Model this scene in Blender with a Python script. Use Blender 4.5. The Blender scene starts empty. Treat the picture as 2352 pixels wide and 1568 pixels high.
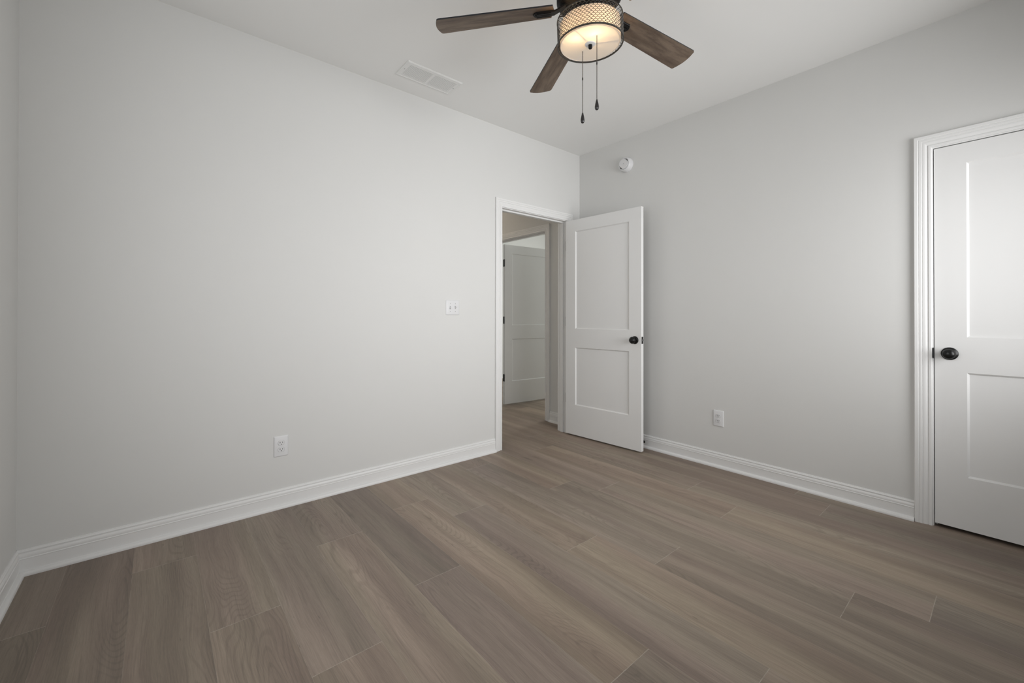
import bpy, bmesh, math, random
from mathutils import Vector, Matrix
random.seed(7)
S = bpy.context.scene
C = S.collection
PI = math.pi

# ------------------------------------------------------------ camera
F_PX, YAW, PITCH, ROLL, CY = 968.2, 0.6988, 0.0044, 0.0012, 720.49
cam_d = bpy.data.cameras.new('camera')
cam = bpy.data.objects.new('camera', cam_d); C.objects.link(cam)
fw = Vector((math.sin(YAW)*math.cos(PITCH), math.cos(YAW)*math.cos(PITCH), math.sin(PITCH)))
rt0 = Vector((math.cos(YAW), -math.sin(YAW), 0)); up0 = rt0.cross(fw)
rt = math.cos(ROLL)*rt0 + math.sin(ROLL)*up0; up = -math.sin(ROLL)*rt0 + math.cos(ROLL)*up0
M = Matrix.Identity(4)
for i in range(3):
    M[i][0], M[i][1], M[i][2] = rt[i], up[i], -fw[i]
M[0][3], M[1][3], M[2][3] = -3.2372, -2.8006, 1.1378
cam.matrix_world = M
cam_d.sensor_width = 36; cam_d.sensor_fit = 'HORIZONTAL'
cam_d.lens = F_PX/2352*36
cam_d.shift_y = -(784-CY)/2352
cam_d.clip_start = 0.02
S.camera = cam

# ------------------------------------------------------------ exposure, world, daylight
S.view_settings.view_transform = 'Standard'; S.view_settings.look = 'None'
S.view_settings.gamma = 1; S.view_settings.use_curve_mapping = False
S.view_settings.exposure = 0.09
w = bpy.data.worlds.new('daylight'); S.world = w; w.use_nodes = True
w.node_tree.nodes['Background'].inputs[0].default_value = (0.80, 0.88, 1, 1)
w.node_tree.nodes['Background'].inputs[1].default_value = 0.12

WIN1 = dict(x0=-1.17, x1=-0.22, z0=0.80, z1=2.10)     # unseen right-hand window in the wall behind the camera, placed for its light
WIN2 = dict(x0=-2.20, x1=-1.25, z0=0.80, z1=2.10)     # its unseen twin to the left, placed likewise
WIN3 = dict(y0=-2.45, y1=-1.15, z0=0.80, z1=2.12)     # unseen window added in the left wall for its light, beside the camera
BACKY = -3.45                                          # inner face of that wall
def area(name, loc, rot, sx, sy, power, col, spread=180):
    l = bpy.data.lights.new(name, 'AREA'); l.shape = 'RECTANGLE'; l.size = sx; l.size_y = sy
    l.energy = power; l.color = col; l.spread = math.radians(spread)
    o = bpy.data.objects.new(name, l); C.objects.link(o); o.location = loc; o.rotation_euler = rot
    return o
DAY = (0.985, 0.99, 1.0)
area('unseen_daylight', (-0.695, BACKY-0.045, 1.45), (PI/2, 0, 0), 0.92, 1.26, 18.2, DAY, 117)
area('unseen_daylight', (-1.725, BACKY-0.045, 1.45), (PI/2, 0, 0), 0.92, 1.26, 9.7, DAY, 94)
area('unseen_daylight', (-3.707-0.012, -1.80, 1.46), (0, -PI/2, 0), 1.26, 1.25, 17, DAY, 180)  # added light at the unseen left opening, evens out the right side
area('side_room_fill', (3.54, 1.25, 1.36), (0, PI/2, 0), 1.1, 1.2, 48, (0.97, 1.0, 0.97), 170)  # added unseen area light, brightens the open door across the hall

# ------------------------------------------------------------ materials
def mat(name, col, rough=0.5, metal=0.0, noise=0.0, nscale=30, bump=0.0, bscale=200, spec=0.5):
    m = bpy.data.materials.new(name); m.use_nodes = True
    nt = m.node_tree; b = nt.nodes['Principled BSDF']
    b.inputs['Roughness'].default_value = rough; b.inputs['Metallic'].default_value = metal
    b.inputs['Specular IOR Level'].default_value = spec
    tc = nt.nodes.new('ShaderNodeTexCoord')
    n = nt.nodes.new('ShaderNodeTexNoise'); n.inputs['Scale'].default_value = nscale; n.inputs['Detail'].default_value = 3
    nt.links.new(tc.outputs['Object'], n.inputs['Vector'])
    mx = nt.nodes.new('ShaderNodeMix'); mx.data_type = 'RGBA'
    lo = tuple(c*(1-noise) for c in col)+(1,); hi = tuple(min(1, c*(1+noise)) for c in col)+(1,)
    mx.inputs[6].default_value = lo; mx.inputs[7].default_value = hi
    nt.links.new(n.outputs['Fac'], mx.inputs[0]); nt.links.new(mx.outputs[2], b.inputs['Base Color'])
    if bump:
        n2 = nt.nodes.new('ShaderNodeTexNoise'); n2.inputs['Scale'].default_value = bscale; n2.inputs['Detail'].default_value = 2
        nt.links.new(tc.outputs['Object'], n2.inputs['Vector'])
        bp = nt.nodes.new('ShaderNodeBump'); bp.inputs['Strength'].default_value = bump; bp.inputs['Distance'].default_value = 0.001
        nt.links.new(n2.outputs['Fac'], bp.inputs['Height']); nt.links.new(bp.outputs['Normal'], b.inputs['Normal'])
    return m
M_WALL = mat('wall_paint', (0.68, 0.678, 0.662), 0.6, noise=0.012, nscale=2.5, bump=0.10, bscale=160, spec=0.3)
M_CEIL = mat('ceiling_paint', (0.83, 0.828, 0.812), 0.8, noise=0.01, nscale=2, bump=0.12, bscale=140, spec=0.2)
M_TRIM = mat('trim_paint', (0.77, 0.768, 0.758), 0.38, noise=0.008, nscale=6, spec=0.45)
M_DOOR = mat('door_paint', (0.765, 0.763, 0.753), 0.42, noise=0.01, nscale=5, bump=0.05, bscale=300, spec=0.45)
M_BLACK = mat('black_metal', (0.010, 0.010, 0.010), 0.30, 0.4, noise=0.1, nscale=40)
M_RUBBER = mat('black_rubber', (0.008, 0.008, 0.008), 0.7, noise=0.1)
M_STEEL = mat('dark_hinge_metal', (0.10, 0.10, 0.095), 0.45, 0.6, noise=0.1)
M_LEAF = mat('hinge_leaf_metal', (0.42, 0.42, 0.41), 0.5, 0.2, noise=0.05)
M_PLASTIC = mat('white_plastic', (0.715, 0.715, 0.72), 0.35, noise=0.004, nscale=10)
M_SLOT = mat('dark_slot', (0.012, 0.012, 0.012), 0.8)
M_VENT = mat('vent_enamel', (0.80, 0.80, 0.785), 0.45, noise=0.005)
M_BRONZE = mat('cage_bronze', (0.060, 0.057, 0.052), 0.45, 0.4, noise=0.15, nscale=60)
M_FANBLK = mat('fan_black', (0.0055, 0.005, 0.005), 0.5, 0.0, noise=0.2, nscale=50, spec=0.2)
M_CHAIN = mat('chain_metal', (0.10, 0.088, 0.07), 0.45, 0.5, noise=0.2)
M_FOB = mat('fob_wood', (0.022, 0.020, 0.020), 0.28, noise=0.3, nscale=80)
M_EDGE = mat('blade_edge', (0.010, 0.011, 0.014), 0.4, noise=0.1)

def mat_cloth(name, col, emis=0.0, trans=0.5):
    m = bpy.data.materials.new(name); m.use_nodes = True; nt = m.node_tree
    for n in list(nt.nodes): nt.nodes.remove(n)
    out = nt.nodes.new('ShaderNodeOutputMaterial')
    d = nt.nodes.new('ShaderNodeBsdfDiffuse'); t = nt.nodes.new('ShaderNodeBsdfTranslucent'); x = nt.nodes.new('ShaderNodeMixShader')
    tc = nt.nodes.new('ShaderNodeTexCoord'); n = nt.nodes.new('ShaderNodeTexNoise'); n.inputs['Scale'].default_value = 400
    nt.links.new(tc.outputs['Object'], n.inputs['Vector'])
    mx = nt.nodes.new('ShaderNodeMix'); mx.data_type = 'RGBA'
    mx.inputs[6].default_value = tuple(c*.96 for c in col)+(1,); mx.inputs[7].default_value = tuple(col)+(1,)
    nt.links.new(n.outputs['Fac'], mx.inputs[0])
    nt.links.new(mx.outputs[2], d.inputs['Color']); nt.links.new(mx.outputs[2], t.inputs['Color'])
    x.inputs[0].default_value = trans
    nt.links.new(d.outputs[0], x.inputs[1]); nt.links.new(t.outputs[0], x.inputs[2]); nt.links.new(x.outputs[0], out.inputs[0])
    return m
M_SHADE = mat_cloth('shade_linen', (0.88, 0.84, 0.79), trans=0.45)
M_DIFF = mat_cloth('diffuser_frost', (0.92, 0.90, 0.86), trans=0.5)

def mat_glass():
    m = bpy.data.materials.new('window_glass'); m.use_nodes = True; nt = m.node_tree
    for n in list(nt.nodes): nt.nodes.remove(n)
    out = nt.nodes.new('ShaderNodeOutputMaterial')
    t = nt.nodes.new('ShaderNodeBsdfTransparent'); g = nt.nodes.new('ShaderNodeBsdfGlossy'); g.inputs['Roughness'].default_value = 0.02
    fr = nt.nodes.new('ShaderNodeFresnel'); fr.inputs[0].default_value = 1.45
    x = nt.nodes.new('ShaderNodeMixShader')
    nt.links.new(fr.outputs[0], x.inputs[0]); nt.links.new(t.outputs[0], x.inputs[1]); nt.links.new(g.outputs[0], x.inputs[2]); nt.links.new(x.outputs[0], out.inputs[0])
    return m
M_GLASS = mat_glass()

class NT:
    """small helper for node maths"""
    def __init__(s, m): s.t = m.node_tree
    def n(s, k, **kw):
        x = s.t.nodes.new(k)
        for a, v in kw.items(): setattr(x, a, v)
        return x
    def l(s, a, b): s.t.links.new(a, b)
    def val(s, x, sock):
        if isinstance(x, (int, float)): sock.default_value = x
        else: s.l(x, sock)
    def m(s, op, a, b=0.0, c=0.0, clamp=False):
        x = s.n('ShaderNodeMath', operation=op, use_clamp=clamp)
        s.val(a, x.inputs[0]); s.val(b, x.inputs[1]); s.val(c, x.inputs[2]); return x.outputs[0]
    def ramp(s, v, a, b, lo=0.0, hi=1.0):
        x = s.n('ShaderNodeMapRange', interpolation_type='SMOOTHSTEP'); s.val(v, x.inputs[0])
        for i, q in enumerate((a, b, lo, hi)): x.inputs[i+1].default_value = q
        return x.outputs[0]
    def noise(s, vec, sx, sy, sc=1.0, det=3.0, rough=0.55, w=None):
        mp = s.n('ShaderNodeMapping'); s.l(vec, mp.inputs[0]); mp.inputs['Scale'].default_value = (sx, sy, 1)
        x = s.n('ShaderNodeTexNoise', noise_dimensions='3D'); x.inputs['Scale'].default_value = sc
        x.inputs['Detail'].default_value = det; x.inputs['Roughness'].default_value = rough
        s.l(mp.outputs[0], x.inputs['Vector']); return x.outputs['Fac']
    def mix(s, f, a, b, blend='MIX'):
        x = s.n('ShaderNodeMix', data_type='RGBA', blend_type=blend)
        s.val(f, x.inputs[0])
        for k, q in ((6, a), (7, b)):
            if isinstance(q, tuple): x.inputs[k].default_value = q+(1,)
            else: s.l(q, x.inputs[k])
        return x.outputs[2]

def mat_planks():
    m = bpy.data.materials.new('oak_planks'); m.use_nodes = True
    g = NT(m); b = m.node_tree.nodes['Principled BSDF']
    uv = g.n('ShaderNodeUVMap', uv_map='plank').outputs[0]      # u across 0..W, v along 0..L, metres
    at = g.n('ShaderNodeAttribute', attribute_name='tone'); tone = g.n('ShaderNodeSeparateColor'); g.l(at.outputs['Color'], tone.inputs[0])
    bright, warm, seed = tone.outputs[0], tone.outputs[1], tone.outputs[2]
    sz = g.n('ShaderNodeAttribute', attribute_name='cut'); szc = g.n('ShaderNodeSeparateColor'); g.l(sz.outputs['Color'], szc.inputs[0])
    sx = g.n('ShaderNodeSeparateXYZ'); g.l(uv, sx.inputs[0])
    cb = g.n('ShaderNodeCombineXYZ')
    g.l(g.m('ADD', sx.outputs[0], g.m('MULTIPLY', seed, 7.3)), cb.inputs[0])
    g.l(g.m('ADD', sx.outputs[1], g.m('MULTIPLY', seed, 31.7)), cb.inputs[1])
    g.l(g.m('MULTIPLY', seed, 53.0), cb.inputs[2])
    v = cb.outputs[0]
    # slow wobble so streaks meander
    wob = g.m('MULTIPLY', g.m('SUBTRACT', g.noise(v, 2.0, 1.6, 1.0, 2), 0.5), 0.055)
    cb2 = g.n('ShaderNodeCombineXYZ'); sp = g.n('ShaderNodeSeparateXYZ'); g.l(v, sp.inputs[0])
    g.l(g.m('ADD', sp.outputs[0], wob), cb2.inputs[0]); g.l(sp.outputs[1], cb2.inputs[1]); g.l(sp.outputs[2], cb2.inputs[2])
    v2 = cb2.outputs[0]
    broad = g.noise(v2, 9.0, 0.55, 1.0, 2, 0.5)                 # wide light/dark bands
    mid = g.noise(v2, 38.0, 1.4, 1.0, 3, 0.55)
    fine = g.noise(v2, 260.0, 7.0, 1.0, 3, 0.65)
    pores = g.noise(v2, 520.0, 22.0, 1.0, 2, 0.6)
    # cathedral figure: contour lines of a stretched field
    fld = g.noise(v2, 5.5, 0.75, 1.0, 1.5, 0.4)
    ring = g.m('SINE', g.m('MULTIPLY', fld, 290.0))
    where = g.ramp(g.noise(v, 5.0, 0.8, 1.0, 1), 0.46, 0.62)
    cath = g.m('MULTIPLY', g.ramp(ring, 0.15, 1.0), where)
    # knots / dark mineral streaks
    kn = g.ramp(g.noise(v2, 13.0, 2.3, 1.0, 2, 0.5), 0.70, 0.80)
    kn2 = g.ramp(g.noise(v2, 60.0, 9.0, 1.0, 2, 0.5), 0.74, 0.80)
    A = g.mix(g.ramp(broad, 0.30, 0.70), (0.224, 0.181, 0.152), (0.333, 0.277, 0.229))
    A = g.mix(g.m('MULTIPLY', g.ramp(mid, 0.35, 0.65), 0.32), A, (0.195, 0.155, 0.132))
    Bc = g.mix(warm, (0.98, 0.99, 1.005), (1.035, 1.0, 0.925))
    A = g.mix(1.0, A, Bc, 'MULTIPLY')
    hue = g.ramp(g.noise(v2, 7.0, 0.5, 1.0, 1, 0.4), 0.36, 0.64)     # pinkish to olive bands inside a plank
    A = g.mix(1.0, A, g.mix(hue, (1.02, 0.988, 0.985), (0.99, 1.002, 0.965)), 'MULTIPLY')
    lines = g.ramp(g.noise(v2, 150.0, 2.6, 1.0, 2, 0.6), 0.54, 0.66)
    A = g.mix(g.m('MULTIPLY', lines, 0.22), A, (0.14, 0.112, 0.094))
    gb = g.m('ADD', g.m('MULTIPLY', fine, 0.50), g.m('MULTIPLY', pores, 0.34))      # ~0.32
    gb = g.m('ADD', gb, 0.58)
    gb = g.m('MULTIPLY', gb, g.m('SUBTRACT', 1.0, g.m('MULTIPLY', cath, 0.13)))
    gb = g.m('MULTIPLY', gb, g.m('SUBTRACT', 1.0, g.m('MULTIPLY', kn, 0.28)))
    gb = g.m('MULTIPLY', gb, g.m('SUBTRACT', 1.0, g.m('MULTIPLY', kn2, 0.25)))
    gb = g.m('MULTIPLY', gb, g.m('MULTIPLY', bright, 2.0))
    gr = g.n('ShaderNodeCombineColor'); [g.l(gb, gr.inputs[i]) for i in range(3)]
    A = g.mix(1.0, A, gr.outputs[0], 'MULTIPLY')
    # seams: pale bevels on the short ends, faint on the long edges
    L = g.m('MULTIPLY', szc.outputs[0], 4.0); W = g.m('MULTIPLY', szc.outputs[1], 1.0)
    de = g.m('MINIMUM', sx.outputs[1], g.m('SUBTRACT', L, sx.outputs[1]))
    dl = g.m('MINIMUM', sx.outputs[0], g.m('SUBTRACT', W, sx.outputs[0]))
    chip = g.ramp(g.noise(v, 30.0, 14.0, 1.0, 2), 0.38, 0.58)
    me = g.m('MULTIPLY', g.m('LESS_THAN', de, 0.0013), g.m('MULTIPLY_ADD', chip, 0.34, 0.22))
    ml = g.m('MULTIPLY', g.m('LESS_THAN', dl, 0.0008), g.m('MULTIPLY', chip, 0.28))
    A = g.mix(g.m('MAXIMUM', me, ml), A, (0.50, 0.45, 0.38))
    g.l(A, b.inputs['Base Color'])
    g.l(g.m('MULTIPLY_ADD', fine, 0.15, 0.40), b.inputs['Roughness'])
    b.inputs['Specular IOR Level'].default_value = 0.35
    bp = g.n('ShaderNodeBump'); bp.inputs['Strength'].default_value = 0.15; bp.inputs['Distance'].default_value = 0.0006
    g.l(g.m('ADD', fine, pores), bp.inputs['Height']); g.l(bp.outputs[0], b.inputs['Normal'])
    return m
M_PLANK = mat_planks()

def mat_blade():
    m = bpy.data.materials.new('weathered_blade_wood'); m.use_nodes = True
    g = NT(m); b = m.node_tree.nodes['Principled BSDF']
    uv = g.n('ShaderNodeUVMap', uv_map='grain').outputs[0]
    st = g.noise(uv, 7.0, 40.0, 1.0, 4, 0.6); br = g.noise(uv, 2.5, 22.0, 1.0, 2); fn = g.noise(uv, 60.0, 420.0, 1.0, 3, 0.7)
    A = g.mix(g.ramp(br, 0.35, 0.65), (0.090, 0.060, 0.040), (0.160, 0.116, 0.082))
    A = g.mix(g.m('MULTIPLY', g.ramp(st, 0.42, 0.70), 0.55), A, (0.035, 0.020, 0.013))
    gb = g.m('MULTIPLY_ADD', fn, 0.7, 0.65)
    gr = g.n('ShaderNodeCombineColor'); [g.l(gb, gr.inputs[i]) for i in range(3)]
    A = g.mix(1.0, A, gr.outputs[0], 'MULTIPLY')
    g.l(A, b.inputs['Base Color']); b.inputs['Roughness'].default_value = 0.55
    return m
M_BLADE = mat_blade()

# ------------------------------------------------------------ mesh helpers
def box(bm, x0, x1, y0, y1, z0, z1, mi=0):
    v = [bm.verts.new((x, y, z)) for x in (x0, x1) for y in (y0, y1) for z in (z0, z1)]
    fs = []
    for f in ((0,1,3,2), (4,6,7,5), (0,4,5,1), (2,3,7,6), (0,2,6,4), (1,5,7,3)):
        q = bm.faces.new([v[i] for i in f]); q.material_index = mi; fs.append(q)
    return v
def fin(bm, smooth=False, recalc=True):
    if recalc: bmesh.ops.recalc_face_normals(bm, faces=bm.faces)
    if smooth:
        for f in bm.faces: f.smooth = True
    return bm
def obj(name, bm, m, parent=None, loc=None, rot=None, mw=None, auto=None):
    fin(bm)
    me = bpy.data.meshes.new(name); bm.to_mesh(me); bm.free()
    for q in (m if isinstance(m, (list, tuple)) else [m]): me.materials.append(q)
    if auto is not None:
        me.shade_smooth(); me.set_sharp_from_angle(angle=math.radians(auto))
    o = bpy.data.objects.new(name, me); C.objects.link(o)
    if parent is not None: o.parent = parent
    if loc: o.location = loc
    if rot: o.rotation_euler = rot
    if mw is not None: o.matrix_local = mw
    return o
def tag(o, label=None, cat=None, kind=None, group=None):
    if label: o['label'] = label
    if cat: o['category'] = cat
    if kind: o['kind'] = kind
    if group: o['group'] = group
    return o
def empty(name, loc=(0,0,0), rot=(0,0,0)):
    o = bpy.data.objects.new(name, None); C.objects.link(o); o.location = loc; o.rotation_euler = rot; o.empty_display_size = 0.05
    return o
def bevel(bm, w, seg=2, ang=30):
    es = [e for e in bm.edges if len(e.link_faces) == 2 and e.calc_face_angle(0) > math.radians(ang)]
    bmesh.ops.bevel(bm, geom=es, offset=w, segments=seg, profile=0.5, affect='EDGES')
def lathe(bm, prof, n=48, cap0=True, cap1=True, ax='Z', c=(0,0,0)):
    rings = []
    for r, h in prof:
        ring = []
        for i in range(n):
            a = 2*PI*i/n
            p = (r*math.cos(a), r*math.sin(a), h)
            if ax == 'X': p = (h, r*math.cos(a), r*math.sin(a))
            elif ax == 'Y': p = (r*math.cos(a), h, r*math.sin(a))
            ring.append(bm.verts.new((p[0]+c[0], p[1]+c[1], p[2]+c[2])))
        rings.append(ring)
    for a, b in zip(rings[:-1], rings[1:]):
        for i in range(n):
            bm.faces.new((a[i], a[(i+1) % n], b[(i+1) % n], b[i]))
    if cap0: bm.faces.new(rings[0])
    if cap1: bm.faces.new(rings[-1])
def tube(bm, pts, r, n=6, closed=False):
    pts = [Vector(p) for p in pts]; rings = []
    N = len(pts)
    for i, p in enumerate(pts):
        a = pts[(i-1) % N] if (closed or i > 0) else p
        b = pts[(i+1) % N] if (closed or i < N-1) else p
        t = (b-a).normalized()
        ref = Vector((0,0,1)) if abs(t.z) < 0.9 else Vector((1,0,0))
        s = t.cross(ref).normalized(); u = s.cross(t)
        rings.append([bm.verts.new(p + r*(math.cos(2*PI*k/n)*s + math.sin(2*PI*k/n)*u)) for k in range(n)])
    m = N if closed else N-1
    for i in range(m):
        A, B = rings[i], rings[(i+1) % N]
        for k in range(n): bm.faces.new((A[k], A[(k+1) % n], B[(k+1) % n], B[k]))
    if not closed: bm.faces.new(rings[0]); bm.faces.new(rings[-1])
def extrude_prof(bm, prof, f0, f1):
    """closed profile swept between two placement functions (d, h) -> xyz"""
    a = [bm.verts.new(f0(*p)) for p in prof]; b = [bm.verts.new(f1(*p)) for p in prof]
    n = len(prof)
    for i in range(n): bm.faces.new((a[i], a[(i+1) % n], b[(i+1) % n], b[i]))
    bm.faces.new(a); bm.faces.new(b)

# ------------------------------------------------------------ dimensions
XL, H, T = -3.707, 2.74, 0.115
D1 = dict(a=-0.995, b=-0.190, h=2.057)         # opening in the wall with the open door (x range)
D2 = dict(a=-3.285, b=-2.5195, h=2.052)        # closet opening in the right wall (y range)
D3 = dict(a=0.488, b=1.395, h=2.057)           # opening across the hall (y range)

# ------------------------------------------------------------ floor
PW, PL, X0 = 0.2285, 1.54, -0.12
JOINT = {0:-2.086, 1:-1.421, 2:-1.734, 3:-1.056, 4:-0.836, 5:-0.200, 6:-1.408, 7:-0.750, 8:-0.455, 9:-1.175,
         10:-0.588, 11:-1.378, 12:-0.945, 13:-0.300, 14:-1.250, 15:-0.519}
TONE = {(10,0):(.93,.35), (10,1):(1.06,.55), (9,0):(.72,.3), (9,1):(1.04,.2), (8,0):(1.04,.8), (8,1):(1.05,.85), (8,2):(.88,.3),
        (7,0):(.95,.5), (7,1):(1.0,.3), (7,2):(.98,.5), (6,0):(1.02,.75), (6,1):(1.06,.8), (5,0):(.98,.6), (5,1):(.93,.3), (5,2):(1.0,.5),
        (4,0):(1.03,.85), (4,1):(.94,.4), (4,2):(.97,.5), (3,0):(.98,.5), (3,1):(.98,.45), (3,2):(.9,.2), (2,0):(1.04,.85), (2,1):(1.08,.8),
        (1,0):(.97,.5), (1,1):(1.0,.5), (0,0):(.98,.6), (0,1):(.84,.3), (0,2):(.84,.3), (11,0):(.93,.3), (11,1):(1.03,.6), (11,2):(1.03,.6),
        (12,0):(.92,.5), (12,1):(.95,.6), (13,0):(1.0,.5), (13,1):(.93,.5), (14,0):(.88,.4), (15,0):(.9,.2), (15,1):(.88,.3)}
def build_floor():
    bm = bmesh.new(); uvl = bm.loops.layers.uv.new('plank')
    tl = bm.loops.layers.float_color.new('tone'); cl = bm.loops.layers.float_color.new('cut')
    ymin, ymax, xmin, xmax = BACKY-0.03, 3.3, XL-0.03, 3.6
    rnd = random.Random(11)
    for k in range(-17, 17):
        xr, xl = X0-PW*k, X0-PW*(k+1)
        j = JOINT.get(k, -rnd.uniform(0.1, PL))
        for n in range(-3, 4):
            y1, y0 = j-PL*(n-1), j-PL*n        # n = 0 touches the wall
            if (y0 > ymax) or (y1 < ymin) or xl > xmax or xr < xmin: continue
            br, wm = TONE.get((k, n), (rnd.uniform(.88, 1.06), rnd.uniform(.2, .8))); sd = rnd.random()
            cx0, cx1, cy0, cy1 = max(xl, xmin), min(xr, xmax), max(y0, ymin), min(y1, ymax)
            P = [(cx0, cy0), (cx1, cy0), (cx1, cy1), (cx0, cy1)]
            f = bm.faces.new([bm.verts.new((x, y, 0)) for x, y in P])
            for lp, (x, y) in zip(f.loops, P):
                lp[uvl].uv = (x-xl, y-y0); lp[tl] = (br*0.5, wm, sd, 1); lp[cl] = (PL/4, PW, 0, 1)
    me = bpy.data.meshes.new('floor'); bm.normal_update()
    for f in bm.faces:
        if f.normal.z < 0: f.normal_flip()
    bm.to_mesh(me); bm.free(); me.materials.append(M_PLANK)
    o = bpy.data.objects.new('floor', me); C.objects.link(o)
    tag(o, 'greyish brown wide oak plank floor running out through the open door', 'floor', 'structure')
build_floor()

# ------------------------------------------------------------ walls and ceiling
bm = bmesh.new(); box(bm, XL-T, 3.6, BACKY-T, 3.3, H, H+0.1)
tag(obj('ceiling', bm, M_CEIL), 'plain off-white ceiling', 'ceiling', 'structure')
J = 0.019
bm = bmesh.new()
box(bm, XL-T, D1['a']-J, 0, T, 0, H); box(bm, D1['b']+J, 0.0, 0, T, 0, H); box(bm, D1['a']-J, D1['b']+J, 0, T, D1['h']+J, H)
tag(obj('wall_back', bm, M_WALL), 'long pale grey wall holding the doorway, light switch and lower left outlet', 'wall', 'structure')
bm = bmesh.new()
box(bm, 0, T, D2['b']+J, D3['a']-J, 0, H); box(bm, 0, T, D2['a']-J, D2['b']+J, D2['h']+J, H); box(bm, 0, T, BACKY-T, D2['a']-J, 0, H)
tag(obj('wall_right', bm, M_WALL), 'pale grey wall between the open door and the closed door', 'wall', 'structure')
bm = bmesh.new()
box(bm, 0, T, D3['b']+J, 3.3, 0, H); box(bm, 0, T, D3['a']-J, D3['b']+J, D3['h']+J, H)
tag(obj('wall_hall', bm, M_WALL), 'hall wall above and beside the far doorway, seen through the open door', 'wall', 'structure')
bm = bmesh.new(); q = WIN3
box(bm, XL-T, XL, q['y1'], T, 0, H); box(bm, XL-T, XL, BACKY-T, q['y0'], 0, H)
box(bm, XL-T, XL, q['y0'], q['y1'], 0, q['z0']); box(bm, XL-T, XL, q['y0'], q['y1'], q['z1'], H)
tag(obj('wall_left', bm, M_WALL), 'narrow shaded wall at the left edge', 'wall', 'structure')
bm = bmesh.new()
for a, b in ((XL, WIN2['x0']), (WIN2['x1'], WIN1['x0']), (WIN1['x1'], 0)): box(bm, a, b, BACKY-T, BACKY, 0, H)
for q in (WIN1, WIN2):
    box(bm, q['x0'], q['x1'], BACKY-T, BACKY, 0, q['z0']); box(bm, q['x0'], q['x1'], BACKY-T, BACKY, q['z1'], H)
tag(obj('wall_front', bm, M_WALL), 'pale grey wall with the two windows, facing the doorway wall', 'wall', 'structure')
bm = bmesh.new()      # hall far side and ends
box(bm, -1.40-T, -1.40, T, 3.3-T, 0, H); box(bm, -1.40-T, 0, 3.3-T, 3.3, 0, H)
tag(obj('wall_hall_far', bm, M_WALL), 'pale grey far walls of the hall', 'wall', 'structure')
bm = bmesh.new()      # room across the hall
box(bm, T, 3.6, 0.15, 0.15+T, 0, H); box(bm, T, 3.6, 3.3-T, 3.3, 0, H)
box(bm, 3.6, 3.6+T, 0.15, 0.6, 0, H); box(bm, 3.6, 3.6+T, 1.9, 3.3, 0, H); box(bm, 3.6, 3.6+T, 0.6, 1.9, 0, 0.75); box(bm, 3.6, 3.6+T, 0.6, 1.9, 1.98, H)
tag(obj('wall_side_room', bm, M_WALL), 'grey wall of the room across the hall', 'wall', 'structure')
bm = bmesh.new()      # closet behind the closed door
box(bm, T+0.6, T+0.7, BACKY-T, -2.2, 0, H); box(bm, T, T+0.6, -2.3, -2.2, 0, H); box(bm, T, T+0.6, BACKY-T, BACKY, 0, H)
tag(obj('wall_closet', bm, M_WALL), 'dark closet wall behind the closed door', 'wall', 'structure')

def window(name, x0, x1, z0, z1, y, mw=None, label=''):
    root = empty(name); tag(root, label, 'window', 'structure')
    bm = bmesh.new(); f = 0.05
    box(bm, x0, x1, y-0.112, y-0.06, z0, z0+f); box(bm, x0, x1, y-0.112, y-0.06, z1-f, z1)
    box(bm, x0, x0+f, y-0.112, y-0.06, z0+f, z1-f); box(bm, x1-f, x1, y-0.112, y-0.06, z0+f, z1-f)
    zm = (z0+z1)/2; box(bm, x0+f, x1-f, y-0.105, y-0.065, zm-0.02, zm+0.02)
    obj('window_frame', bm, M_TRIM, root)
    bm = bmesh.new(); box(bm, x0+f, x1-f, y-0.090, y-0.086, z0+f, zm-0.02); box(bm, x0+f, x1-f, y-0.090, y-0.086, zm+0.02, z1-f)
    obj('pane', bm, M_GLASS, root)
    bm = bmesh.new(); box(bm, x0, x1, y-0.06, y+0.03, z0-0.001, z0+0.012); obj('window_sill', bm, M_TRIM, root)
    if mw is not None: root.matrix_world = mw
    return root
window('window_1', WIN1['x0'], WIN1['x1'], WIN1['z0'], WIN1['z1'], BACKY, label='unseen white framed window placed for its light behind the viewer, nearer the closed door')
window('window_2', WIN2['x0'], WIN2['x1'], WIN2['z0'], WIN2['z1'], BACKY, label='unseen white framed window placed for its light behind the viewer, farther from the closed door')
window('added_window_3', -0.65, 0.65, WIN3['z0'], WIN3['z1'], 0.0, Matrix.Translation((XL, -1.8, 0)) @ Matrix.Rotation(-PI/2, 4, 'Z'), 'added unseen white framed window in the left wall beside the viewer')
window('added_window_4', -0.65, 0.65, 0.75, 1.98, 0.0, Matrix.Translation((3.6, 1.25, 0)) @ Matrix.Rotation(PI/2, 4, 'Z'), 'added unseen window of the room across the hall')
# added point light without a fixture, out of view, brightens the hall
ll = bpy.data.lights.new('hall_fill', 'POINT'); ll.energy = 11; ll.color = (1, .86, .70); ll.shadow_soft_size = .07
lo_ = bpy.data.objects.new('hall_fill', ll); C.objects.link(lo_); lo_.location = (-0.75, 2.2, H-.12)

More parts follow.
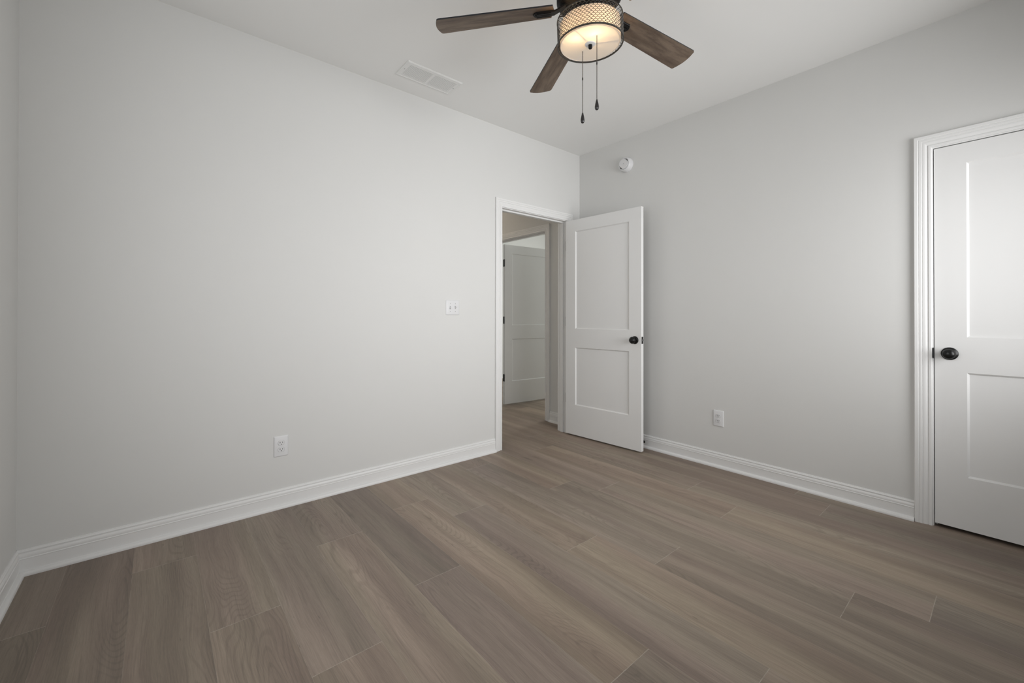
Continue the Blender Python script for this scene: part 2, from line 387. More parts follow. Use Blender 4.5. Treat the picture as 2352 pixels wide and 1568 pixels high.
# ------------------------------------------------------------ baseboards (profile: distance from wall, height)
BB = [(0,0), (.030,0), (.0305,.006), (.029,.012), (.0255,.0165), (.0205,.0190), (.0135,.0200), (.0125,.0210), (.0125,.0685), (.0138,.0695), (.0142,.0720),
      (.0130,.0740), (.0118,.0750), (.0124,.0800), (.0122,.0850), (.0108,.0900), (.0082,.0945), (.0060,.0960), (.0060,.0975), (.0088,.0985), (.0090,.1020), (.0072,.1055), (.0060,.1065), (.0054,.1095), (.0030,.1108), (0,.1108)]
def baseboard(name, runs, label):
    bm = bmesh.new()
    for side, a, b, pl in runs:      # side: 'y-' face looks to -y at y=pl, etc.
        mk = {'y-': lambda s: (lambda d, h: (s, pl-d, h)), 'y+': lambda s: (lambda d, h: (s, pl+d, h)),
              'x-': lambda s: (lambda d, h: (pl-d, s, h)), 'x+': lambda s: (lambda d, h: (pl+d, s, h))}[side]
        extrude_prof(bm, BB, mk(a), mk(b))
    tag(obj(name, bm, M_TRIM, auto=25), label, 'baseboard', 'structure')
baseboard('baseboard_back', [('y-', XL, D1['a']-.077, 0), ('y-', D1['b']+.077, 0, 0)], 'white moulded baseboard along the long back wall')
baseboard('baseboard_right', [('x-', D2['b']+.077, 0, 0), ('x-', BACKY, D2['a']-.077, 0)], 'white moulded baseboard between the open door and the closed door')
baseboard('baseboard_left', [('x+', BACKY, 0, XL)], 'white moulded baseboard along the left edge wall')
baseboard('baseboard_front', [('y+', XL, 0, BACKY)], 'white moulded baseboard under the window')
baseboard('baseboard_hall', [('x-', T, D3['a']-.077, 0), ('x-', D3['b']+.077, 3.18, 0), ('y+', -1.40, D1['a']-.077, T)], 'short white baseboard in the hall beside the far doorway')

# ------------------------------------------------------------ door casings, jambs and stops
CP = [(0,0), (0,.0150), (.0015,.0170), (.0030,.0178), (.0155,.0178), (.0172,.0165), (.0180,.0148), (.0195,.0146), (.0210,.0160), (.0300,.0158), (.0318,.0146),
      (.0325,.0122), (.0340,.0120), (.0352,.0134), (.0410,.0136), (.0460,.0124), (.0510,.0100), (.0550,.0078), (.0562,.0078), (.0572,.0104), (.0590,.0112),
      (.0680,.0108), (.0700,.0096), (.0710,.0080), (.0710,0)]
def casing(parent, u0, u1, h, place, name='casing'):
    """u0<u1 jamb faces, reveal 5 mm, place(u, d, z)"""
    o0, o1, oz = u0-.005-.071, u1+.005+.071, h+.005+.071
    bm = bmesh.new(); n = len(CP)
    path = [lambda w, d: place(o0+w, d, 0), lambda w, d: place(o0+w, d, oz-w), lambda w, d: place(o1-w, d, oz-w), lambda w, d: place(o1-w, d, 0)]
    R = [[bm.verts.new(f(w, d)) for w, d in CP] for f in path]
    for a, b in zip(R[:-1], R[1:]):
        for i in range(n): bm.faces.new((a[i], a[(i+1) % n], b[(i+1) % n], b[i]))
    bm.faces.new(R[0]); bm.faces.new(R[-1])
    return obj(name, bm, M_TRIM, parent, auto=18)
def jamb(parent, u0, u1, h, d0, d1, place, stop=(0.04, 0.074)):
    """place(u, d, z) with d measured into the wall"""
    def bx(bm, a0, a1, e0, e1, z0, z1):
        p, q = place(a0, e0, z0), place(a1, e1, z1)
        box(bm, min(p[0], q[0]), max(p[0], q[0]), min(p[1], q[1]), max(p[1], q[1]), z0, z1)
    bm = bmesh.new(); bx(bm, u0-J, u0, d0, d1, 0, h+J); bx(bm, u1, u1+J, d0, d1, 0, h+J); bx(bm, u0, u1, d0, d1, h, h+J)
    obj('jamb', bm, M_TRIM, parent)
    bm = bmesh.new(); s = 0.011
    bx(bm, u0, u0+s, stop[0], stop[1], 0, h); bx(bm, u1-s, u1, stop[0], stop[1], 0, h); bx(bm, u0+s, u1-s, stop[0], stop[1], h-s, h)
    bevel(bm, 0.0015, 1); obj('door_stop_strip', bm, M_TRIM, parent)
t1 = tag(empty('trim_1', (D1['a'], 0, 0)), 'white fluted door casing around the open doorway', 'door casing', 'structure')
t1i = t1.matrix_world
def unloc(root, f): 
    L = Vector(root.location)
    return lambda *a: tuple(Vector(f(*a))-L)
casing(t1, D1['a'], D1['b'], D1['h'], unloc(t1, lambda u, d, z: (u, -d, z)))
casing(t1, D1['a'], D1['b'], D1['h'], unloc(t1, lambda u, d, z: (u, T+d, z)))
jamb(t1, D1['a'], D1['b'], D1['h'], 0, T, unloc(t1, lambda u, d, z: (u, d, z)))
t2 = tag(empty('trim_2', (0, D2['b'], 0)), 'white fluted door casing around the closed door at the right edge', 'door casing', 'structure')
casing(t2, D2['a'], D2['b'], D2['h'], unloc(t2, lambda u, d, z: (-d, u, z)))
jamb(t2, D2['a'], D2['b'], D2['h'], 0, T, unloc(t2, lambda u, d, z: (d, u, z)))
bm = bmesh.new(); box(bm, -0.0075, 0.022, 0.0008, -0.0020, 0.909, 0.967); box(bm, -0.0085, -0.0002, -0.0020, 0.0062, 0.912, 0.964)
bevel(bm, 0.001, 2); obj('strike_plate', bm, M_BLACK, t2)['label'] = 'black strike plate'
t3 = tag(empty('trim_3', (0, D3['a'], 0)), 'white fluted door casing around the far doorway in the hall', 'door casing', 'structure')
casing(t3, D3['a'], D3['b'], D3['h'], unloc(t3, lambda u, d, z: (-d, u, z)))
casing(t3, D3['a'], D3['b'], D3['h'], unloc(t3, lambda u, d, z: (T+d, u, z)))
jamb(t3, D3['a'], D3['b'], D3['h'], 0, T, unloc(t3, lambda u, d, z: (d, u, z)), stop=(0.040, 0.074))

# ------------------------------------------------------------ panel doors
def slab_mesh(W, Hd, us, zs, th=0.035, rec=0.009, sl=0.009):
    """local: u = x (0..W), thickness y (0..th), z; two recessed panels both faces"""
    bm = bmesh.new()
    U = [0, us[0], us[1], W]; Z = [0, zs[0], zs[1], zs[2], zs[3], Hd]
    for side, y, sgn in ((0, 0.0, 1), (1, th, -1)):
        for i in range(3):
            for j in range(5):
                a, b, c, d = U[i], U[i+1], Z[j], Z[j+1]
                if i == 1 and j in (1, 3):
                    o = [(a, c), (b, c), (b, d), (a, d)]
                    e = 0.0022
                    r1 = [(a+e, c+e), (b-e, c+e), (b-e, d-e), (a+e, d-e)]
                    r2 = [(a+sl, c+sl), (b-sl, c+sl), (b-sl, d-sl), (a+sl, d-sl)]
                    V = [[bm.verts.new((p, y+sgn*q, r)) for p, r in R] for R, q in ((o, 0), (r1, 0.0022), (r2, rec))]
                    for A, B in zip(V[:-1], V[1:]):
                        for k in range(4): bm.faces.new((A[k], A[(k+1) % 4], B[(k+1) % 4], B[k]))
                    bm.faces.new(V[2])
                else:
                    bm.faces.new([bm.verts.new(p) for p in ((a, y, c), (b, y, c), (b, y, d), (a, y, d))])
    for (p, q) in (((0, 0), (W, 0)), ((W, 0), (W, Hd)), ((W, Hd), (0, Hd)), ((0, Hd), (0, 0))):
        # side strips split to match the face grid is unnecessary: plain quads
        bm.faces.new([bm.verts.new(v) for v in ((p[0], 0, p[1]), (q[0], 0, q[1]), (q[0], th, q[1]), (p[0], th, p[1]))])
    bmesh.ops.remove_doubles(bm, verts=bm.verts, dist=1e-5)
    return bm
def knob_set(parent, u, z, th, front=True, back=True, r_ros=0.033):
    for s, y0 in ((-1, 0.0), (1, th)):
        if (s == -1 and not front) or (s == 1 and not back): continue
        bm = bmesh.new()
        lathe(bm, [(r_ros, 0), (r_ros, s*.003), (r_ros-.003, s*.006), (r_ros-.010, s*.0085), (.0135, s*.0105), (.0125, s*.016), (.0125, s*.030)], 40, ax='Y')
        k = obj('rosette', bm, M_BLACK, parent, loc=(u, y0, z), auto=35)
        bm = bmesh.new()
        lathe(bm, [(.0125, s*.028), (.016, s*.031), (.0235, s*.035), (.0275, s*.0385), (.0290, s*.0420), (.0290, s*.0445), (.0268, s*.0455), (.0262, s*.0475), (.0248, s*.0520), (.0215, s*.0570), (.0160, s*.0610), (.0090, s*.0635), (.0015, s*.0642)], 40, ax='Y')
        obj('door_knob', bm, M_BLACK, parent, loc=(u, y0, z), auto=50)
def hinge(parent, x, y, z, hgt=0.089, m=None, leafdir=(0, 1)):
    bm = bmesh.new(); lathe(bm, [(.0058, -hgt/2), (.0058, hgt/2)], 16, c=(0, 0, 0))
    for k in (-1, 1): lathe(bm, [(.0045, k*hgt/2), (.0052, k*(hgt/2+.003)), (.002, k*(hgt/2+.006))], 12)
    o = obj('hinge', bm, m or M_BLACK, parent, loc=(x, y, z), auto=40)
    return o
DH = 2.032
US, ZS = (0.115, 0.686), (0.282, 0.825, 1.002, 1.923)
# open bedroom door: camera-facing side lies from (-.225,-.020) to (-.178,-.815)
p0, p1 = Vector((-.2250, -.021)), Vector((-.1777, -.8155)); du = p1-p0
W1 = 0.800
ang1 = math.atan2(du.y, du.x)
d1 = obj('door_1', slab_mesh(W1, DH, US, ZS), M_DOOR, loc=(p0.x, p0.y, 0.014), rot=(0, 0, ang1))
tag(d1, 'white two-panel door standing open into the room in front of the corner', 'door', 'structure')
knob_set(d1, 0.742, 0.921, 0.035)
bm = bmesh.new(); box(bm, W1, W1+0.0012, 0.0055, 0.0295, -0.029, 0.029); bevel(bm, 0.0004, 1)
lp = obj('latch_plate', bm, M_BLACK, d1, loc=(0, 0, 0.921))
bm = bmesh.new(); v = box(bm, W1, W1+0.010, 0.012, 0.024, -0.008, 0.008); bmesh.ops.translate(bm, verts=[q for q in v if q.co.x > W1+.005 and q.co.y < .02], vec=(-.007, 0, 0))
obj('latch_bolt', bm, M_STEEL, d1, loc=(0, 0, 0.921))
for zz in (1.797, 1.070, 0.337):
    bm = bmesh.new(); box(bm, -0.0022, 0.0003, 0.0005, 0.034, -0.044, 0.044); lathe(bm, [(.0055, -.044), (.0055, .044)], 14, c=(-0.004, 0.0405, 0))
    obj('hinge', bm, M_STEEL, d1, loc=(0, 0, zz))['label'] = 'dark grey steel hinge'
# leaves let into the jamb, seen in the gap
for zz in (1.811, 1.084, 0.351):
    bm = bmesh.new(); box(bm, -0.0018, 0.0002, -0.0005, 0.011, -0.044, 0.044)
    obj('hinge_leaf', bm, M_LEAF, t1, loc=(D1['b']-D1['a'], 0.0, zz))
# closed closet door
W2 = abs(D2['b']-D2['a'])-0.006
d2 = obj('door_2', slab_mesh(W2, 2.028, (0.1205, W2-0.1205), (0.275, 0.822, 1.008, 1.925)), M_DOOR, loc=(0.0005, D2['b']-0.0032, 0.019), rot=(0, 0, -PI/2))
tag(d2, 'closed white two-panel door with round black knob at the right edge', 'door', 'structure')
# after the -90 degree turn local +y points to +x (into the wall)
knob_set(d2, 0.0575, 0.919, 0.035, back=False, r_ros=0.0335)
# door in the room across the hall, swung open away from us
a3 = math.atan2(-0.085, 0.996)
d3 = obj('door_3', slab_mesh(0.86, DH, (0.115, 0.745), ZS), M_DOOR, loc=(0.140, 1.362, 0.013), rot=(0, 0, a3))
tag(d3, 'white two-panel door standing open in the room across the hall', 'door', 'structure')
knob_set(d3, 0.80, 0.92, 0.035)
for zz in (1.795, 1.068, 0.335):
    bm = bmesh.new(); box(bm, -0.0035, 0.0006, -0.001, 0.034, -0.045, 0.045); lathe(bm, [(.0070, -.045), (.0070, .045)], 14, c=(-0.0085, 0.0, 0))
    obj('hinge', bm, M_BLACK, d3, loc=(0, 0, zz))['label'] = 'black hinge'

# ------------------------------------------------------------ door bumper on the baseboard
bm = bmesh.new()
lathe(bm, [(.0115, 0), (.0115, -.003), (.006, -.006), (.0045, -.008), (.0045, -.040)], 20, ax='X')
ds = obj('door_stop', bm, M_BLACK, loc=(-0.0124, -0.7410, 0.049), auto=40)
tag(ds, 'small black door stop screwed to the baseboard behind the open door', 'door stop')
bm = bmesh.new(); lathe(bm, [(.0085, -.038), (.0110, -.040), (.0115, -.050), (.0105, -.056), (.006, -.058)], 20, ax='X')
obj('rubber_tip', bm, M_RUBBER, ds, auto=40)

# ------------------------------------------------------------ wall plates
def rrect(w, h, r, n=5):
    pts = []
    for cx, cy, a0 in ((w/2-r, h/2-r, 0), (-w/2+r, h/2-r, 90), (-w/2+r, -h/2+r, 180), (w/2-r, -h/2+r, 270)):
        for i in range(n+1):
            a = math.radians(a0+90*i/n); pts.append((cx+r*math.cos(a), cy+r*math.sin(a)))
    return pts
def stack(bm, outlines):
    """outlines: list of (pts2d, depth) ; local x right, z up, -y out"""
    R = [[bm.verts.new((x, -d, z)) for x, z in pts] for pts, d in outlines]
    n = len(R[0])
    for a, b in zip(R[:-1], R[1:]):
        for i in range(n): bm.faces.new((a[i], a[(i+1) % n], b[(i+1) % n], b[i]))
    bm.faces.new(R[0]); bm.faces.new(R[-1])
def plate(name, w, h, root):
    bm = bmesh.new(); stack(bm, [(rrect(w, h, .004), 0), (rrect(w, h, .004), .0018), (rrect(w-.007, h-.007, .003), .0052), (rrect(w-.011, h-.011, .002), .0058)])
    return obj(name, bm, M_PLASTIC, root, auto=20)
def receptacle_outline(s=1.0):
    r = .0172*s; c = .0135*s; pts = []
    for i in range(48):
        a = 2*PI*i/48; x, z = r*math.cos(a), r*math.sin(a); z = max(-c, min(c, z)); pts.append((x, z))
    return pts
def make_outlet(loc, rotz, w, h):
    root = empty('electrical_outlet', loc, (0, 0, rotz))
    plate('wall_plate', w, h, root)
    for dz in (.0195, -.0195):
        bm = bmesh.new(); stack(bm, [(receptacle_outline(1.0), .0050), (receptacle_outline(1.0), .0072), (receptacle_outline(.95), .0078)])
        rc = obj('receptacle', bm, M_PLASTIC, root, loc=(0, 0, dz), auto=30)
        bm = bmesh.new(); stack(bm, [(receptacle_outline(1.06), .0050), (receptacle_outline(1.06), .0060)])
        obj('shadow_gap', bm, mat_gap, rc)
        for sx, sh in ((-.0064, .0085), (.0064, .0070)):
            bm = bmesh.new(); box(bm, sx-.0012, sx+.0012, -.0081, -.0070, .0035-sh/2, .0035+sh/2); obj('slot', bm, M_SLOT, rc)
        bm = bmesh.new(); lathe(bm, [(.0025, -.0070), (.0025, -.0081)], 14, ax='Y', c=(0, 0, -.0070)); obj('slot', bm, M_SLOT, rc)
    bm = bmesh.new(); lathe(bm, [(.0028, -.0055), (.0028, -.0066), (.0020, -.0070)], 14, ax='Y'); obj('screw', bm, M_PLASTIC, root)
    return root
mat_gap = mat('plate_gap', (0.42, 0.42, 0.42), 0.6)
o1 = make_outlet((-2.6742, 0.0, 0.3630), 0, .0770, .1210)
tag(o1, 'white duplex outlet low on the long left wall', 'outlet', group='duplex outlets')
o2 = make_outlet((0.0, -1.3680, 0.3670), -PI/2, .0770, .1205)
tag(o2, 'white duplex outlet low on the right wall between the two doors', 'outlet', group='duplex outlets')

sw = tag(empty('light_switch', (-1.4873, 0, 1.2005)), 'white double toggle light switch beside the open doorway', 'light switch')
plate('wall_plate', .1200, .1165, sw)
for i, (sx, tl) in enumerate(((-.0230, -1), (.0230, 1))):
    bm = bmesh.new(); box(bm, sx-.0052, sx+.0052, -.0062, -.0050, -.0120, .0120); g = obj('toggle_slot', bm, mat_gap, sw)
    bm = bmesh.new(); v = box(bm, sx-.0040, sx+.0040, -.0170, -.0050, -.0052, .0052)
    for q in v:
        if q.co.y < -.01: q.co.z = q.co.z*0.8 + tl*.0085
    bevel(bm, 0.0012, 2); obj('toggle', bm, M_PLASTIC, sw, auto=40)
    for zz in (.0300, -.0300):
        bm = bmesh.new(); lathe(bm, [(.0030, -.0055), (.0030, -.0066), (.0018, -.0070)], 12, ax='Y', c=(sx, 0, zz)); obj('screw', bm, mat_gap, sw)

# ------------------------------------------------------------ smoke detector
sd = tag(empty('smoke_detector', (0, -0.558, 2.4975), (0, 0, -PI/2)), 'round white smoke detector high on the right wall near the corner', 'smoke detector')
sd.scale = (1, 1.35, 1)
bm = bmesh.new()
lathe(bm, [(.0660, 0), (.0660, -.010), (.0645, -.013), (.0640, -.022), (.0610, -.030), (.0560, -.0345), (.0500, -.0360), (.0480, -.0355), (.0470, -.0280), (.0010, -.0280)], 64, ax='Y')
obj('housing', bm, M_PLASTIC, sd, auto=25)
bm = bmesh.new()
def flatten(pts): return pts
cap = []
for i in range(64):
    a = 2*PI*i/64; x, z = .0450*math.cos(a), .0450*math.sin(a)
    # two opposite flats on the diagonal where the tabs sit
    s = (x+z)/math.sqrt(2); t = (-x+z)/math.sqrt(2); s = max(-.0385, min(.0385, s))
    x, z = (s-t)/math.sqrt(2), (s+t)/math.sqrt(2); cap.append((x, z))
stack(bm, [(cap, .0270), (cap, .0385), ([(x*.97, z*.97) for x, z in cap], .0398)])
obj('cover', bm, M_PLASTIC, sd, auto=30)
for s in (-1, 1):
    bm = bmesh.new(); box(bm, -.0060, .0060, -.0364, -.0300, .0405, .0510)
    o = obj('vent_slot', bm, mat('detector_slot', (.16, .16, .155), .7), sd); o.rotation_euler = (0, PI/4 if s > 0 else PI/4+PI, 0)
bm = bmesh.new(); lathe(bm, [(.0035, -.0390), (.0035, -.0402), (.0025, -.0405)], 20, ax='Y'); obj('test_button', bm, mat_gap, sd)

# ------------------------------------------------------------ ceiling vent
vx0, vx1, vy0, vy1 = -2.0400, -1.6350, -0.3640, -0.1780
vt = tag(empty('ceiling_vent', ((vx0+vx1)/2, (vy0+vy1)/2, H)), 'white two-section louvred air vent in the ceiling', 'air vent')
vw, vh = (vx1-vx0)/2, (vy1-vy0)/2
bm = bmesh.new()
def ringz(bm, lst):
    R = [[bm.verts.new((x, y, z)) for x, y in ((-a, -b), (a, -b), (a, b), (-a, b))] for a, b, z in lst]
    for A, B in zip(R[:-1], R[1:]):
        for k in range(4): bm.faces.new((A[k], A[(k+1) % 4], B[(k+1) % 4], B[k]))
    return R
ix, iy = vw-.030, vh-.026
ringz(bm, [(vw, vh, 0), (vw, vh, -.0045), (vw-.005, vh-.005, -.0085), (vw-.009, vh-.009, -.0085), (vw-.011, vh-.011, -.0070), (ix, iy, -.0070), (ix, iy, -.0010)])
box(bm, -.009, .009, -iy, iy, -.0072, -.0015)
obj('frame', bm, M_VENT, vt)
NS = 13
for (xa, xb) in ((-ix, -.009), (.009, ix)):
    bm = bmesh.new()
    for i in range(NS):
        y = -iy + (i+0.5)*2*iy/NS; p = 2*iy/NS
        vs = [bm.verts.new(c) for c in ((xa, y-p*.36, -.0056), (xb, y-p*.36, -.0056), (xb, y+p*.16, -.0070), (xa, y+p*.16, -.0070))]
        v2 = [bm.verts.new((q.co.x, q.co.y, q.co.z+.0007)) for q in vs]
        bm.faces.new(vs); bm.faces.new(v2)
        for k in range(4): bm.faces.new((vs[k], vs[(k+1) % 4], v2[(k+1) % 4], v2[k]))
    obj('louver_panel', bm, M_VENT, vt)
bm = bmesh.new(); box(bm, -ix, ix, -iy, iy, -.0012, -.0004); obj('duct_backing', bm, mat('duct_dark', (.16, .16, .155), .8), vt)
for sx in (-1, 1):
    bm = bmesh.new(); lathe(bm, [(.0038, -.0068), (.0038, -.0082), (.0025, -.0088)], 14, c=(sx*(vw-.019), 0, 0)); obj('screw', bm, mat_gap, vt)

# ------------------------------------------------------------ ceiling fan
FC = Vector((-1.8262, -1.6340, 2.4543)); PHI = 2.3915; DR = 0.066; BP = -0.185; RT = 0.660
zx = Vector((-0.046, -0.004, 1)).normalized(); xx = (Vector((1, 0, 0))-zx.x*zx).normalized(); yy = zx.cross(xx)
FM = Matrix.Identity(4)
for i in range(3): FM[i][0], FM[i][1], FM[i][2], FM[i][3] = xx[i], yy[i], zx[i], FC[i]
fan = empty('ceiling_fan'); fan.matrix_world = FM
tag(fan, 'five-blade ceiling fan with brown wood blades and lit scalloped drum light', 'ceiling fan')
FI = FM.inverted()
bm = bmesh.new()      # motor housing
lathe(bm, [(.040, .118), (.080, .116), (.118, .106), (.134, .090), (.138, .070), (.138, .034), (.130, .026), (.112, .020), (.080, .016), (.050, .014)], 72)
mh = obj('motor_housing', bm, M_FANBLK, fan, auto=30)
bm = bmesh.new()      # cooling slots ring under the motor
for i in range(48):
    a = 2*PI*i/48; 
    p = [(.088, -.0022), (.124, -.0028), (.124, .0028), (.088, .0022)]
    lo_, hi_ = [], []
    for r, t in p:
        x, y = r*math.cos(a)-t*math.sin(a), r*math.sin(a)+t*math.cos(a); zt = .016+(r-.080)*.19
        lo_.append(bm.verts.new((x, y, zt-.002))); hi_.append(bm.verts.new((x, y, zt+.003)))
    bm.faces.new(lo_); bm.faces.new(hi_)
    for k in range(4): bm.faces.new((lo_[k], lo_[(k+1) % 4], hi_[(k+1) % 4], hi_[k]))
obj('cooling_fins', bm, M_FANBLK, mh)
bm = bmesh.new()      # switch housing down to the lamp
lathe(bm, [(.048, .016), (.052, .010), (.052, -.018), (.046, -.024), (.046, -.045), (.020, -.050)], 48)
obj('switch_housing', bm, M_FANBLK, fan, auto=30)
top = FI @ Vector((FC.x-.013, FC.y-.001, H))
bm = bmesh.new(); tube(bm, [(0, 0, .110), (top.x, top.y, top.z-.010)], .013, 20); obj('downrod', bm, M_FANBLK, fan, auto=40)
bm = bmesh.new(); lathe(bm, [(.068, 0), (.068, -.012), (.064, -.030), (.050, -.046), (.026, -.054), (.016, -.055)], 48)
obj('canopy', bm, M_FANBLK, fan, mw=FI @ Matrix.Translation((FC.x-.013, FC.y-.001, H)), auto=30)

def blade_mesh():
    bm = bmesh.new(); uvl = bm.loops.layers.uv.new('grain')
    r0, r1, w0, w1, th = .150, RT+.004, .106, .1325, .0055
    out = []
    def hw(r): return (w0+(w1-w0)*(r-.13)/.53)/2
    # root end (slightly arrowed), outer end gently curved with rounded corners
    side = []
    N = 12
    pts = []
    h0 = hw(r0)
    pts += [(r0+.010, -h0), ]
    c = .012
    hT = hw(r1)
    for i in range(5):
        a = -PI/2+PI/2*i/4; pts.append((r1-.010-c+c*math.cos(a), -hT+c+c*math.sin(a)))
    for i in range(1, 8):
        t = -1+2*i/8; pts.append((r1-.010+.010*(1-t*t), t*(hT-c)))
    for i in range(5):
        a = PI/2*i/4; pts.append((r1-.010-c+c*math.cos(a), hT-c+c*math.sin(a)))
    pts += [(r0+.010, h0), (r0, 0)]
    bot = [bm.verts.new((x, y, -th/2)) for x, y in pts]; topv = [bm.verts.new((x, y, th/2)) for x, y in pts]
    f = bm.faces.new(bot); f.material_index = 0
    g = bm.faces.new(topv); g.material_index = 1
    n = len(pts)
    for i in range(n):
        q = bm.faces.new((bot[i], bot[(i+1) % n], topv[(i+1) % n], topv[i])); q.material_index = 1
    for f in bm.faces:
        for l in f.loops: l[uvl].uv = (l.vert.co.x, l.vert.co.y)
    es = [e for e in bm.edges if any(fc.material_index == 0 for fc in e.link_faces)]
    bmesh.ops.recalc_face_normals(bm, faces=bm.faces)
    me = bpy.data.meshes.new('fan_blade'); bm.to_mesh(me); bm.free(); me.materials.append(M_BLADE); me.materials.append(M_EDGE)
    return me
def iron_mesh():
    bm = bmesh.new()
    # arm from motor to blade and a three-ribbed pad under the blade
    pts = [(.100, .016), (.125, .004), (.150, -.0055)]
    for (xa, za), (xb, zb) in zip(pts[:-1], pts[1:]):
        wa, wb = .017, .019
        v = [bm.verts.new(p) for p in ((xa, -wa, za-.004), (xa, wa, za-.004), (xa, wa, za+.002), (xa, -wa, za+.002), (xb, -wb, zb-.004), (xb, wb, zb-.004), (xb, wb, zb+.002), (xb, -wb, zb+.002))]
        for f in ((0,1,2,3), (4,7,6,5), (0,4,5,1), (1,5,6,2), (2,6,7,3), (3,7,4,0)): bm.faces.new([v[i] for i in f])
    R = []
    for d, ins in ((-.0030, 0), (-.0075, .0), (-.0095, .002)):
        L = [(.148+ins, -.020+ins), (.228, -.022+ins), (.237-ins, -.013+ins*.5), (.242-ins, 0), (.237-ins, .013-ins*.5), (.228, .022-ins), (.148+ins, .020-ins)]
        R.append([bm.verts.new((x, y, d)) for x, y in L])
    for a, b in zip(R[:-1], R[1:]):
        for i in range(7): bm.faces.new((a[i], a[(i+1) % 7], b[(i+1) % 7], b[i]))
    bm.faces.new(R[0]); bm.faces.new(R[-1])
    for y in (-.013, 0, .013):
        b2 = box(bm, .165, .232-abs(y)*.4, y-.0042, y+.0042, -.0135, -.0090)
    me_bm = fin(bm)
    me = bpy.data.meshes.new('blade_iron'); me_bm.to_mesh(me); me_bm.free(); me.materials.append(M_FANBLK); return me
BM_, IM_ = blade_mesh(), iron_mesh()
for k in range(5):
    a = PHI - k*2*PI/5
    mtx = Matrix.Rotation(a, 4, 'Z') @ Matrix.Translation((.13, 0, 0)) @ Matrix.Rotation(DR, 4, 'Y') @ Matrix.Rotation(BP, 4, 'X') @ Matrix.Translation((-.13, 0, 0))
    b = bpy.data.objects.new('fan_blade', BM_); C.objects.link(b); b.parent = fan; b.matrix_local = mtx
    i_ = bpy.data.objects.new('blade_iron', IM_); C.objects.link(i_); i_.parent = b

# scalloped cage
RC, ZB, ZT, RS = .1385, -.1500, -.0525, .1275
NC, NR = 52, 12
bm = bmesh.new()
hrow = (ZT-ZB-.004)/NR; wid = 2*PI/NC
for j in range(NR+1):
    zb_ = ZB+.002+(j-1)*hrow
    for i in range(NC):
        a0 = (i+(0.5 if j % 2 else 0))*wid
        pts = []
        for s in range(9):
            t = PI*s/8; u = -math.cos(t); hgt = math.sin(t)**0.75
            z = zb_+hrow*1.02*hgt*1.0 + 0.0
            if j == 0: z = max(z, ZB+.001)
            an = a0+u*wid/2
            pts.append((RC*math.cos(an), RC*math.sin(an), min(z, ZT)))
        tube(bm, pts, .00110, 4)
cage = obj('scalloped_cage', bm, M_BRONZE, fan, auto=60)
cage['label'] = 'dark bronze openwork cage of fish-scale loops'
for zz, nm in ((ZB, .0030), (ZT, .0018)):
    bm = bmesh.new()
    lathe(bm, [(RC-.0020, zz-nm), (RC+.0018, zz-nm), (RC+.0018, zz+nm), (RC-.0020, zz+nm), (RC-.0020, zz-nm)], 96, False, False)
    obj('cage_ring', bm, M_BRONZE, cage, auto=40)
for k in range(3):      # three spokes holding the cage at the top
    bm = bmesh.new(); a = .6+k*2*PI/3; tube(bm, [(.046*math.cos(a), .046*math.sin(a), -.040), (RC*math.cos(a), RC*math.sin(a), ZT)], .0022, 8)
    obj('cage_spoke', bm, M_FANBLK, cage)
# fabric drum, open at the top
bm = bmesh.new()
lathe(bm, [(RS, -.0660), (RS, -.1520), (RS-.0016, -.1520), (RS-.0016, -.0660), (RS, -.0660)], 96, False, False)
shd = obj('drum_shade', bm, M_SHADE, fan, auto=40); shd['label'] = 'cream fabric drum shade, lit from within'
bm = bmesh.new()
lathe(bm, [(RS-.0014, -.1492), (RS-.0019, -.1500), (.020, -.1500), (.020, -.1480), (RS-.0014, -.1480)], 96, False, False)
dif = obj('diffuser', bm, M_DIFF, fan, auto=30); dif['label'] = 'cream round diffuser, lit'
bm = bmesh.new()      # wire spider above the diffuser
for k in range(3):
    a = math.radians(-50)+k*2*PI/3
    tube(bm, [(.012*math.cos(a), .012*math.sin(a), -.1472), ((RS-.003)*math.cos(a), (RS-.003)*math.sin(a), -.1472)], .0020, 8)
obj('spider_wire', bm, M_PLASTIC, dif)
bm = bmesh.new(); lathe(bm, [(.0235, -.1505), (.0235, -.1512), (.021, -.1530), (.010, -.1536)], 40); obj('finial_washer', bm, mat('washer_white', (.75, .75, .74), .3), fan, auto=30)
bm = bmesh.new(); lathe(bm, [(.0075, -.1530), (.0085, -.1550), (.0085, -.1660), (.0070, -.1690), (.0030, -.1705)], 24)
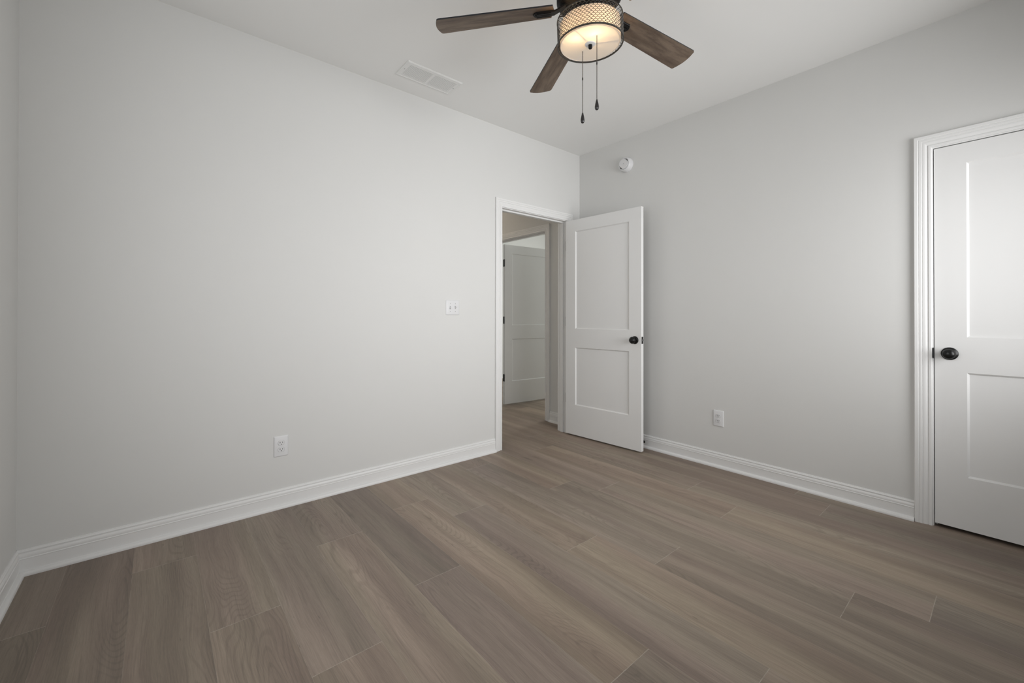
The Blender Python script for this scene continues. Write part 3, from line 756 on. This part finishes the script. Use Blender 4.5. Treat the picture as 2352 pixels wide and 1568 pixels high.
lathe(bm, [(.004, -.050), (.004, -.155)], 12); obj('finial', bm, M_FANBLK, fan, auto=30)
# pull chains, hanging plumb
for (cx, cy, zt, zb2, zf, knot) in ((-1.8045, -1.5785, 2.306, 2.033, 1.987, 2.183), (-1.8435, -1.6885, 2.306, 2.036, 1.992, 2.187)):
    ch = empty('pull_chain'); ch.parent = fan; ch.matrix_local = FI @ Matrix.Translation((cx, cy, 0))
    bm = bmesh.new(); z = zt+.0
    nb = int((zt-zb2)/.0042)
    for i in range(nb):
        zc = zt-(i+.5)*.0042
        lathe(bm, [(.0006, zc+.0017), (.0019, zc+.0008), (.0019, zc-.0008), (.0006, zc-.0017)], 6, False, False)
    tube(bm, [(0, 0, zt), (0, 0, zb2)], .0008, 5)
    obj('chain', bm, M_CHAIN, ch)
    bm = bmesh.new(); lathe(bm, [(.0012, knot+.007), (.0024, knot+.004), (.0026, knot), (.0024, knot-.004), (.0012, knot-.007)], 10); obj('chain_coupling', bm, M_FANBLK, ch)
    bm = bmesh.new(); tube(bm, [(-.004, .001, zt+.001), (.004, 0, zt+.0005)], .0012, 6); obj('chain_grommet', bm, M_CHAIN, ch)
    bm = bmesh.new()
    L = zb2-zf
    lathe(bm, [(.0015, zb2+.001), (.0030, zb2-.001), (.0042, zb2-L*.15), (.0070, zb2-L*.42), (.0086, zb2-L*.66), (.0082, zb2-L*.84), (.0060, zb2-L*.95), (.0020, zf)], 20)
    obj('pull_fob', bm, M_FOB, ch, auto=60)
# lamps inside the drum
for k, (bx, by, en) in enumerate(((-.042, -.058, 1.15), (-.082, .014, .30))):
    bm = bmesh.new()
    lathe(bm, [(.006, -.048), (.012, -.056), (.013, -.068)], 16)
    sc = obj('lamp_socket', bm, M_FANBLK, fan, loc=(bx*.7, by*.7, 0), auto=40)
    l = bpy.data.lights.new('fan_bulb', 'POINT'); l.energy = en; l.color = (1.0, 0.66, 0.33); l.shadow_soft_size = 0.020
    o = bpy.data.objects.new('fan_bulb', l); C.objects.link(o); o.parent = fan; o.location = (bx, by, -.117)
